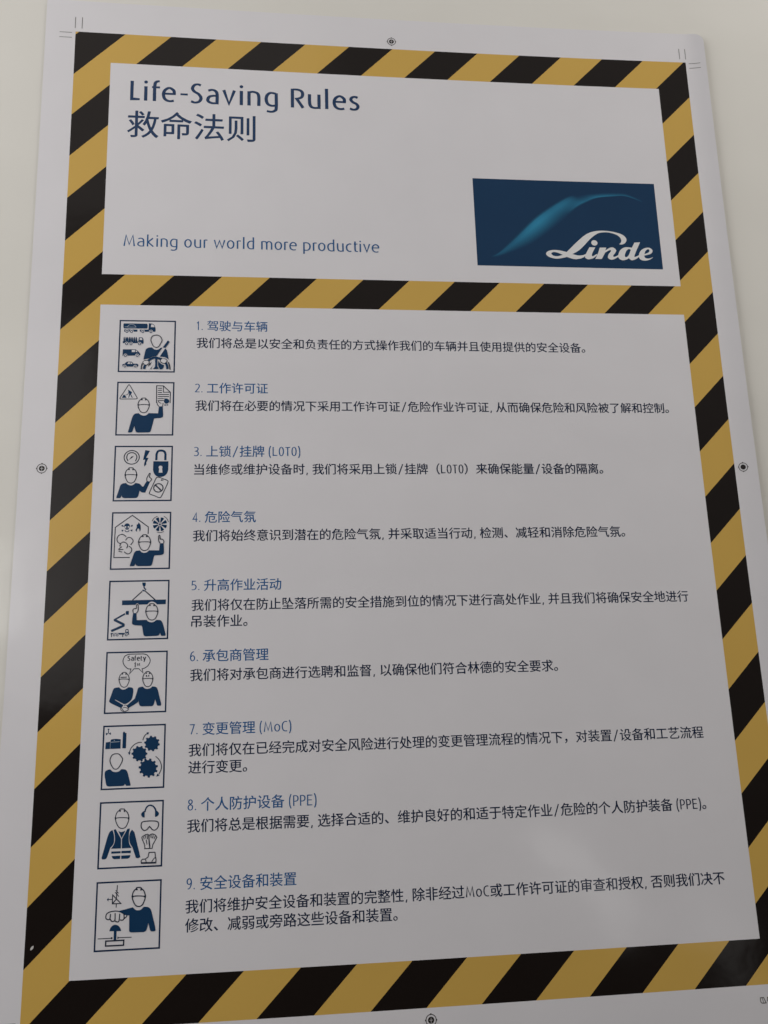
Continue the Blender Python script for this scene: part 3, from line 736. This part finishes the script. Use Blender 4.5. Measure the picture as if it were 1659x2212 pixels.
# ---------------------------------------------------------------- chinese glyphs from the built in font
def font_mesh(txt, offset=0.0):
    c = bpy.data.curves.new('txt', 'FONT'); c.body = txt; c.resolution_u = 3; c.offset = offset
    o = bpy.data.objects.new('txt', c); col.objects.link(o)
    bpy.context.view_layer.update()
    dg = bpy.context.evaluated_depsgraph_get()
    me = bpy.data.meshes.new_from_object(o.evaluated_get(dg))
    V = [(q.co.x, q.co.y) for q in me.vertices]; F = [list(p.vertices) for p in me.polygons]
    bpy.data.objects.remove(o); bpy.data.curves.remove(c); bpy.data.meshes.remove(me)
    return V, F
def ext(V): return min(q[0] for q in V), max(q[0] for q in V), min(q[1] for q in V), max(q[1] for q in V)
_a = ext(font_mesh('国')[0]); _b = ext(font_mesh('国国')[0])
EM = _b[1] - _a[1]                                # advance of one character
CY = (_a[2] + _a[3]) / 2                          # its middle height
def cjk(pr, V, F, key, fx):
    b = len(pr.v); k = pr._m(key)
    pr.v += [(*fx(x, y), pr.base) for x, y in V]
    for f in F: pr.f.append([b+i for i in f]); pr.mi.append(k)
    pr.lift()
FULL = set('，。、（）')
def is_cjk(ch): return ord(ch) > 0x2e00 or ch in FULL
LCAP = 0.735                                       # latin capital height in em
ADV = {' ': .25, ',': .32, '.': .22, '/': .60, '(': .30, ')': .30, 'M': .80, 'o': .56, 'C': .54, '1': .50}
def text_line(pr, txt, u0, u1, vc, key, bold=0.0, stem=.105):
    toks = []; run = ''
    for ch in txt + '\0':
        if ch != '\0' and is_cjk(ch): run += ch; continue
        if run: toks.append(('run', run)); run = ''
        if ch != '\0': toks.append(('lat', ch))
    x = 0.0; items = []
    for k, s in toks:
        if k == 'run':
            V, F = font_mesh(s)
            V = [((a)/EM, (b-CY)/EM) for a, b in V]
            items.append(('run', V, F, x)); x += len(s)
        else:
            if s != ' ':
                g0, g1 = glyph_bbox(s, stem); ad = ADV.get(s, .50)
                wd = {'/': .44, 'M': .66, ',': .12, '.': .10, '(': .17, ')': .17, '1': .17}.get(s, ad-.12)
                items.append(('lat', s, x+(ad-wd)/2, wd, g0, g1))
            x += ADV.get(s, .50)
    lo = min(min(q[0] for q in it[1])+it[3] if it[0] == 'run' else it[2] for it in items)
    hi = max(max(q[0] for q in it[1])+it[3] if it[0] == 'run' else it[2]+it[3] for it in items)
    S = (u1-u0)/(hi-lo)
    for it in items:
        if it[0] == 'run':
            for sx_, sy_ in (((0, 0),) if not bold else ((-bold, -bold*.6), (bold, bold*.6))):   # ink spread thickens the strokes
                cjk(pr, it[1], it[2], key, lambda a, b, o=it[3]: (u0+(a+o-lo+sx_)*S, vc-(b+sy_)*S))
        else:
            _k, s, x0, wd, g0, g1 = it
            put_glyph(pr, s, key, stem, lambda a, b: (u0+(x0-lo+(a-g0)/(g1-g0)*wd)*S, vc+(.36-b*LCAP)*S))
    return S

# ---------------------------------------------------------------- the wall
import bmesh
def make_wall():
    """slightly uneven plaster; the thin sheet lies flat on it"""
    us = [-68, -40, -20, -8, -3] + list(np.linspace(UL, UR, 40)) + [17, 22, 34, 54, 82]
    vs = [-46, -26, -12, -5, -2] + list(np.linspace(VT, VB, 52)) + [23, 27, 36, 60]
    bm = bmesh.new(); G = []; Bk = []
    for v in vs:
        q = [(u, min(max(u, UL), UR), min(max(v, VT), VB)) for u in us]
        G.append([bm.verts.new(((u-U0)*D, bow(a_, b_)*D + 0.0005, -(v-V0)*D)) for u, a_, b_ in q])
        Bk.append([bm.verts.new(((u-U0)*D, 0.12, -(v-V0)*D)) for u in us])
    nv, nu = len(vs), len(us)
    for j in range(nv-1):
        for i in range(nu-1):
            bm.faces.new((G[j][i], G[j+1][i], G[j+1][i+1], G[j][i+1])).smooth = True
            bm.faces.new((Bk[j][i], Bk[j][i+1], Bk[j+1][i+1], Bk[j+1][i]))
    for j in range(nv-1):
        for i in (0, nu-1): bm.faces.new((G[j][i], Bk[j][i], Bk[j+1][i], G[j+1][i]))
    for i in range(nu-1):
        for j in (0, nv-1): bm.faces.new((G[j][i], G[j][i+1], Bk[j][i+1], Bk[j][i]))
    bmesh.ops.recalc_face_normals(bm, faces=bm.faces)
    me = bpy.data.meshes.new('wall'); bm.to_mesh(me); bm.free()
    me.materials.append(MAT['wall'])
    o = bpy.data.objects.new('wall', me); col.objects.link(o)
    tag(o, 'smooth cream painted wall behind the safety poster', 'wall', kind='structure')
make_wall()

# ---------------------------------------------------------------- the poster
root = bpy.data.objects.new('safety_poster', None); col.objects.link(root)
root.empty_display_size = 0.05
tag(root, 'white glossy safety rules poster with yellow and black striped border on the cream wall', 'poster')
def edge_steps(a, b, r, step=.35):
    near = [0, .03, .06, .10, .15, .20, .25, .32, .40, .48, .56, .64, r]
    mid = np.linspace(a+r, b-r, max(2, int((b-a-2*r)/step)))
    return [a+q for q in near[:-1]] + list(mid) + [b-q for q in near[:-1][::-1]]
def paper_sheet():
    th = 0.00010
    us = edge_steps(UL, UR, .72); vs = edge_steps(VT, VB, .72)
    bm = bmesh.new(); G = []; Bk = []
    for v in vs:
        row = []; rb = []
        for u in us:
            uu, vv = u, v
            du = min(u-UL, UR-u); dv = min(v-VT, VB-v)
            r = 0.26 if u > U0 else 0.07
            if du < r and dv < r:
                qx, qy = r-du, r-dv; m_ = max(qx, qy); l_ = math.hypot(qx, qy)
                if l_ > 1e-9:
                    qx, qy = qx*m_/l_, qy*m_/l_
                    uu = UL+r-qx if u-UL < UR-u else UR-r+qx
                    vv = VT+r-qy if v-VT < VB-v else VB-r+qy
            row.append(bm.verts.new(P(uu, vv, 0))); rb.append(bm.verts.new(P(uu, vv, -th)))
        G.append(row); Bk.append(rb)
    nv, nu = len(vs), len(us)
    for j in range(nv-1):
        for i in range(nu-1):
            bm.faces.new((G[j][i], G[j+1][i], G[j+1][i+1], G[j][i+1]))
            bm.faces.new((Bk[j][i], Bk[j][i+1], Bk[j+1][i+1], Bk[j+1][i]))
    ring = [(0, i) for i in range(nu)] + [(j, nu-1) for j in range(1, nv)] + [(nv-1, i) for i in range(nu-2, -1, -1)] + [(j, 0) for j in range(nv-2, 0, -1)]
    for k in range(len(ring)):
        a, b = ring[k], ring[(k+1) % len(ring)]
        bm.faces.new((G[a[0]][a[1]], G[b[0]][b[1]], Bk[b[0]][b[1]], Bk[a[0]][a[1]]))
    me = bpy.data.meshes.new('paper_sheet'); bm.to_mesh(me); bm.free()
    me.materials.append(MAT['paper'])
    me.shade_smooth()
    nrm = {}
    for p in me.polygons:
        for ek in p.edge_keys: nrm.setdefault(ek, []).append(p.normal.copy())
    for e in me.edges:
        q = nrm.get(tuple(sorted(e.vertices)))
        if q and len(q) == 2 and q[0].dot(q[1]) < 0.6: e.use_edge_sharp = True
    o = bpy.data.objects.new('paper_sheet', me); col.objects.link(o); o.parent = root
    o['label'] = 'white paper sheet with blank margins and rounded corners'
    return o
paper_sheet()

def hazard_border():
    W, H = LAY['W'], LAY['H']
    ux = [0, LAY['pl'], LAY['pr'], W]; vy = [0, LAY['p1t'], LAY['p1b'], LAY['p2t'], LAY['p2b'], H]
    def subdiv(a):
        out = []; own = []
        for i in range(len(a)-1):
            n = max(1, math.ceil((a[i+1]-a[i])/.4))
            for k in range(n): out.append(a[i]+(a[i+1]-a[i])*k/n); own.append(i)
        return out+[a[-1]], own
    us, ou = subdiv(ux); vs, ov = subdiv(vy)
    bm = bmesh.new(); uvl = bm.loops.layers.uv.new('poster')
    grid = {}
    def vert(i, j):
        if (i, j) not in grid: grid[(i, j)] = bm.verts.new(P(us[i], vs[j], .00001))
        return grid[(i, j)]
    for j in range(len(vs)-1):
        for i in range(len(us)-1):
            if ou[i] == 1 and ov[j] in (1, 3): continue
            ij = ((i, j), (i, j+1), (i+1, j+1), (i+1, j))
            f = bm.faces.new([vert(*q) for q in ij])
            f.smooth = True
            for l, q in zip(f.loops, ij): l[uvl].uv = (us[q[0]], vs[q[1]])
    me = bpy.data.meshes.new('hazard_border'); bm.to_mesh(me); bm.free()
    me.materials.append(MAT['stripes'])
    o = bpy.data.objects.new('hazard_border', me); col.objects.link(o); o.parent = root
    o['label'] = 'border of slanting black and yellow stripes round both text panels'
hazard_border()

# titles
pr = Print(); latin_line(pr, *DATA['title'], 'k', .150)
pr.build('english_title', root, 'dark blue heading Life-Saving Rules')
pr = Print(); t_ = DATA['ctitle']; text_line(pr, t_[0], t_[1], t_[2], t_[3], 'k', bold=0.008)
pr.build('chinese_title', root, 'large dark blue Chinese heading')
pr = Print(); latin_line(pr, *DATA['slogan'], 's', .120)
pr.build('slogan', root, 'thin blue line Making our world more productive')

# logo panel
def logo():
    u0, v0, u1, v1 = DATA['logo']; s = (u1-u0)/1000
    f = lambda x, y: (u0+x*s, v0+y*s)
    pr = Print(.000012)
    n, m_ = 14, 8
    for i in range(n):
        for j in range(m_):
            a, b = u0+(u1-u0)*i/n, u0+(u1-u0)*(i+1)/n; c_, d_ = v0+(v1-v0)*j/m_, v0+(v1-v0)*(j+1)/m_
            k = len(pr.v); pr.v += [(a, c_, pr.base), (a, d_, pr.base), (b, d_, pr.base), (b, c_, pr.base)]
            pr.f.append([k, k+1, k+2, k+3]); pr.mi.append(pr._m('L'))
    lp = pr.build('logo_panel', root, 'dark blue logo panel with a pale glowing curve')
    up, lo, inten = DATA['swoosh']
    U, Lw = smooth(up, n=8), smooth(lo, n=8)
    I = []
    for i in range(len(inten)-1): I += [inten[i]+(inten[i+1]-inten[i])*k/8 for k in range(8)]
    I.append(inten[-1])
    nt_ = 14; prof = []
    V = []; colr = []
    for i, (a, b) in enumerate(zip(U, Lw)):
        for k in range(nt_+1):
            t = -0.18 + 1.36*k/nt_
            x, y = a[0]+(b[0]-a[0])*t, a[1]+(b[1]-a[1])*t
            if t < 0: w_ = max(0, 1+t/.18)**2*.8
            elif t < .25: w_ = .8+.2*t/.25
            else: w_ = max(0, 1-(t-.25)/.93)**1.25
            sw = min(1, max(0, (i/(len(U)-1)-.42)/.16))
            t2 = 1-t
            wb = max(0, 1+t2/.18)**2*.9 if t2 < 0 else (max(0, 1-t2/.95)**1.6)
            w_ = w_*(1-sw) + wb*sw
            V.append(P(*f(x, y), .00002)); colr.append(w_*I[i]*(.85+.15*math.sin(i*.35)))
    F = []
    for i in range(len(U)-1):
        for k in range(nt_): q = i*(nt_+1)+k; F.append([q, q+1, q+nt_+2, q+nt_+1])
    me = bpy.data.meshes.new('light_curve'); me.from_pydata(V, [], F)
    ca = me.color_attributes.new('ink', 'FLOAT_COLOR', 'POINT')
    for i, c_ in enumerate(colr): ca.data[i].color = (c_, c_, c_, 1)
    me.materials.append(MAT['swoosh']); me.update()
    if me.polygons[len(F)//2].normal.y > 0: me.flip_normals()
    o = bpy.data.objects.new('light_curve', me); col.objects.link(o); o.parent = lp
    pr = Print(.00003)
    for letter in DATA['word']:
        for part in letter:
            if part[0] == 'dot': pr.tri([ell(part[1], part[2], part[3], part[4], 24)], 'W', f)
            else:
                outer = smooth(part[0], True, 6); holes = [smooth(h, True, 6) for h in part[1] if h]
                pr.tri([outer]+holes, 'W', f)
    pr.build('wordmark', lp, 'white script word Linde')
logo()

# rules: pictogram, heading, text
ORD = ['first', 'second', 'third', 'fourth', 'fifth', 'sixth', 'seventh', 'eighth', 'ninth']
SW = 1.22                                           # printed lines spread a little
def pictogram(i):
    lab, v0, v1, parts = DATA['icons'][i]
    u0, u1 = LAY['ix0'], LAY['ix1']; vm = (v0+v1)/2; hh = (u1-u0)/2*1.003
    sx = (u1-u0)/1000; v0, v1 = vm-hh, vm+hh; sy = (v1-v0)/1000
    f = lambda x, y: (u0+x*sx, v0+y*sy)
    pr = Print(); t = 25
    fr = [(t/2, t/2), (t/2, t/2), (1000-t/2, t/2), (1000-t/2, t/2), (1000-t/2, 1000-t/2), (1000-t/2, 1000-t/2), (t/2, 1000-t/2), (t/2, 1000-t/2)]
    o_, i_ = [(0, 0), (1000, 0), (1000, 1000), (0, 1000)], [(t, t), (1000-t, t), (1000-t, 1000-t), (t, 1000-t)]
    for k in range(4):
        n = (k+1) % 4
        b = len(pr.v); pr.v += [(*f(*q), pr.base) for q in (o_[k], o_[n], i_[n], i_[k])]
        pr.f.append([b, b+1, b+2, b+3]); pr.mi.append(pr._m('f'))
    frame = pr.build('pictogram', root, lab)
    base = .000024
    for nm, ops in parts:
        pr = Print(base)
        for op in ops:
            k = op[0]
            if k == 'P': pr.tri([smooth(op[2], True, 5)], op[1], f)
            elif k == 'Q': pr.tri([op[2]], op[1], f)
            elif k == 'S': pr.ribbon(smooth(op[3], False, 6), op[2]*sx*SW/2, op[1], False, f)
            elif k == 'C': pr.ribbon(smooth(op[3], True, 6), op[2]*sx*SW/2, op[1], True, f)
            elif k == 'L': pr.ribbon(op[3], op[2]*sx*SW/2, op[1], False, f)
            elif k == 'K': pr.ribbon(op[3], op[2]*sx*SW/2, op[1], True, f)
            elif k == 'O': pr.tri([ell(*op[2:6], 24)], op[1], f)
            elif k == 'R': pr.ribbon(ell(op[2], op[3], op[4], op[5], 40), op[6]*sx/2, op[1], True, f)
            elif k == 'T':
                _t, key, wd, txt, x0, x1, yb, cap = op
                st = wd/cap
                ws = [(ch, *glyph_bbox(ch, st)) for ch in txt]
                tot = sum(b-a for _c, a, b in ws)+.17*(len(ws)-1); s_ = (x1-x0)/tot; x = x0
                for ch, a, b in ws:
                    put_glyph(pr, ch, key, st, lambda gx, gy: f(x+(gx-a)*s_, yb-gy*cap)); x += (b-a+.17)*s_
        pr.build(nm, frame)
        base = max(base, pr.base) + .000003
for i in range(9): pictogram(i)
cnt = {}
for kind, n, txt, u0, u1, vc in DATA['lines']:
    pr = Print()
    text_line(pr, txt, 2.752 if kind == 'b' else u0, u1, vc, 'h' if kind == 'h' else 't', bold=0.010 if kind == 'h' else 0.013, stem=.116 if kind == 'h' else .126)
    if kind == 'h': pr.build('rule_heading', root, 'light blue numbered heading of the %s rule' % ORD[n-1])
    else:
        cnt[n] = cnt.get(n, 0)+1
        pr.build('rule_text', root, 'dark Chinese sentence of the %s rule%s' % (ORD[n-1], '' if cnt[n] == 1 else ', its short last line'))

# printer's marks
for (u, v), wh in (((7.061, -.200), 'above the border'), ((-.206, 10.02), 'left of the border'), ((14.318, 10.03), 'right of the border'), ((7.085, 20.262), 'below the border')):
    pr = Print(.00007)
    pr.ribbon(ell(u, v, .092, .092, 30), .0065, 'm', True)
    pr.tri([ell(u, v, .056, .056, 22)], 'm')
    pr.ribbon([(u-.03, v), (u+.03, v)], .003, 'paper'); pr.ribbon([(u, v-.04), (u, v+.05)], .0032, 'paper')
    for a, b in ((0, -.105), (0, .105), (-.105, 0), (.105, 0)): pr.tri([ell(u+a*.92, v+b*.92, .013, .015, 10)], 'm')
    pr.build('registration_mark', root, 'round black registration mark %s' % wh)
W, H = LAY['W'], LAY['H']; bl = .135
for cu, cv, sx_, sy_, wh in ((0, 0, -1, -1, 'top left'), (W, 0, 1, -1, 'top right'), (0, H, -1, 1, 'bottom left'), (W, H, 1, 1, 'bottom right')):
    pr = Print(.00007); hw = .0066
    for off in (-.012, bl): pr.line((cu-sx_*off, cv+sy_*.085), (cu-sx_*off, cv+sy_*.37), hw, 'c')
    for off in (.03, bl+.02): pr.line((cu+sx_*.075, cv-sy_*off), (cu+sx_*.34, cv-sy_*off), hw, 'c')
    pr.build('crop_mark', root, 'thin grey crop lines at the %s corner of the border' % wh)
# small grey printer's slug below the border, and a bare speck in a black stripe
pr = Print()
for k in range(3):
    x = 13.262+k*.14
    pr.ribbon(smooth([(x, 20.282), (x, 20.282), (x-.004, 20.335), (x+.022, 20.372), (x+.10, 20.372), (x+.10, 20.372), (x+.062, 20.282), (x+.062, 20.282)], True, 4), .009, 'c', True)
    for q in (.034,): pr.line((x+q, 20.288), (x+q+.018, 20.366), .006, 'c')
pr.build('printer_slug', root, 'tiny blurred grey print under the border')
u, v = (0.125, 18.729)
pr = Print(.00004); pr.tri([smooth([(u-.026, v+.035), (u-.026, v+.035), (u-.024, v), (u+.005, v-.03), (u+.026, v-.038), (u+.026, v-.038), (u+.022, v+.002), (u-.004, v+.03)], True, 5)], 'speck')
pr.build('bare_speck', root, 'pale chipped speck in a black stripe of the border')
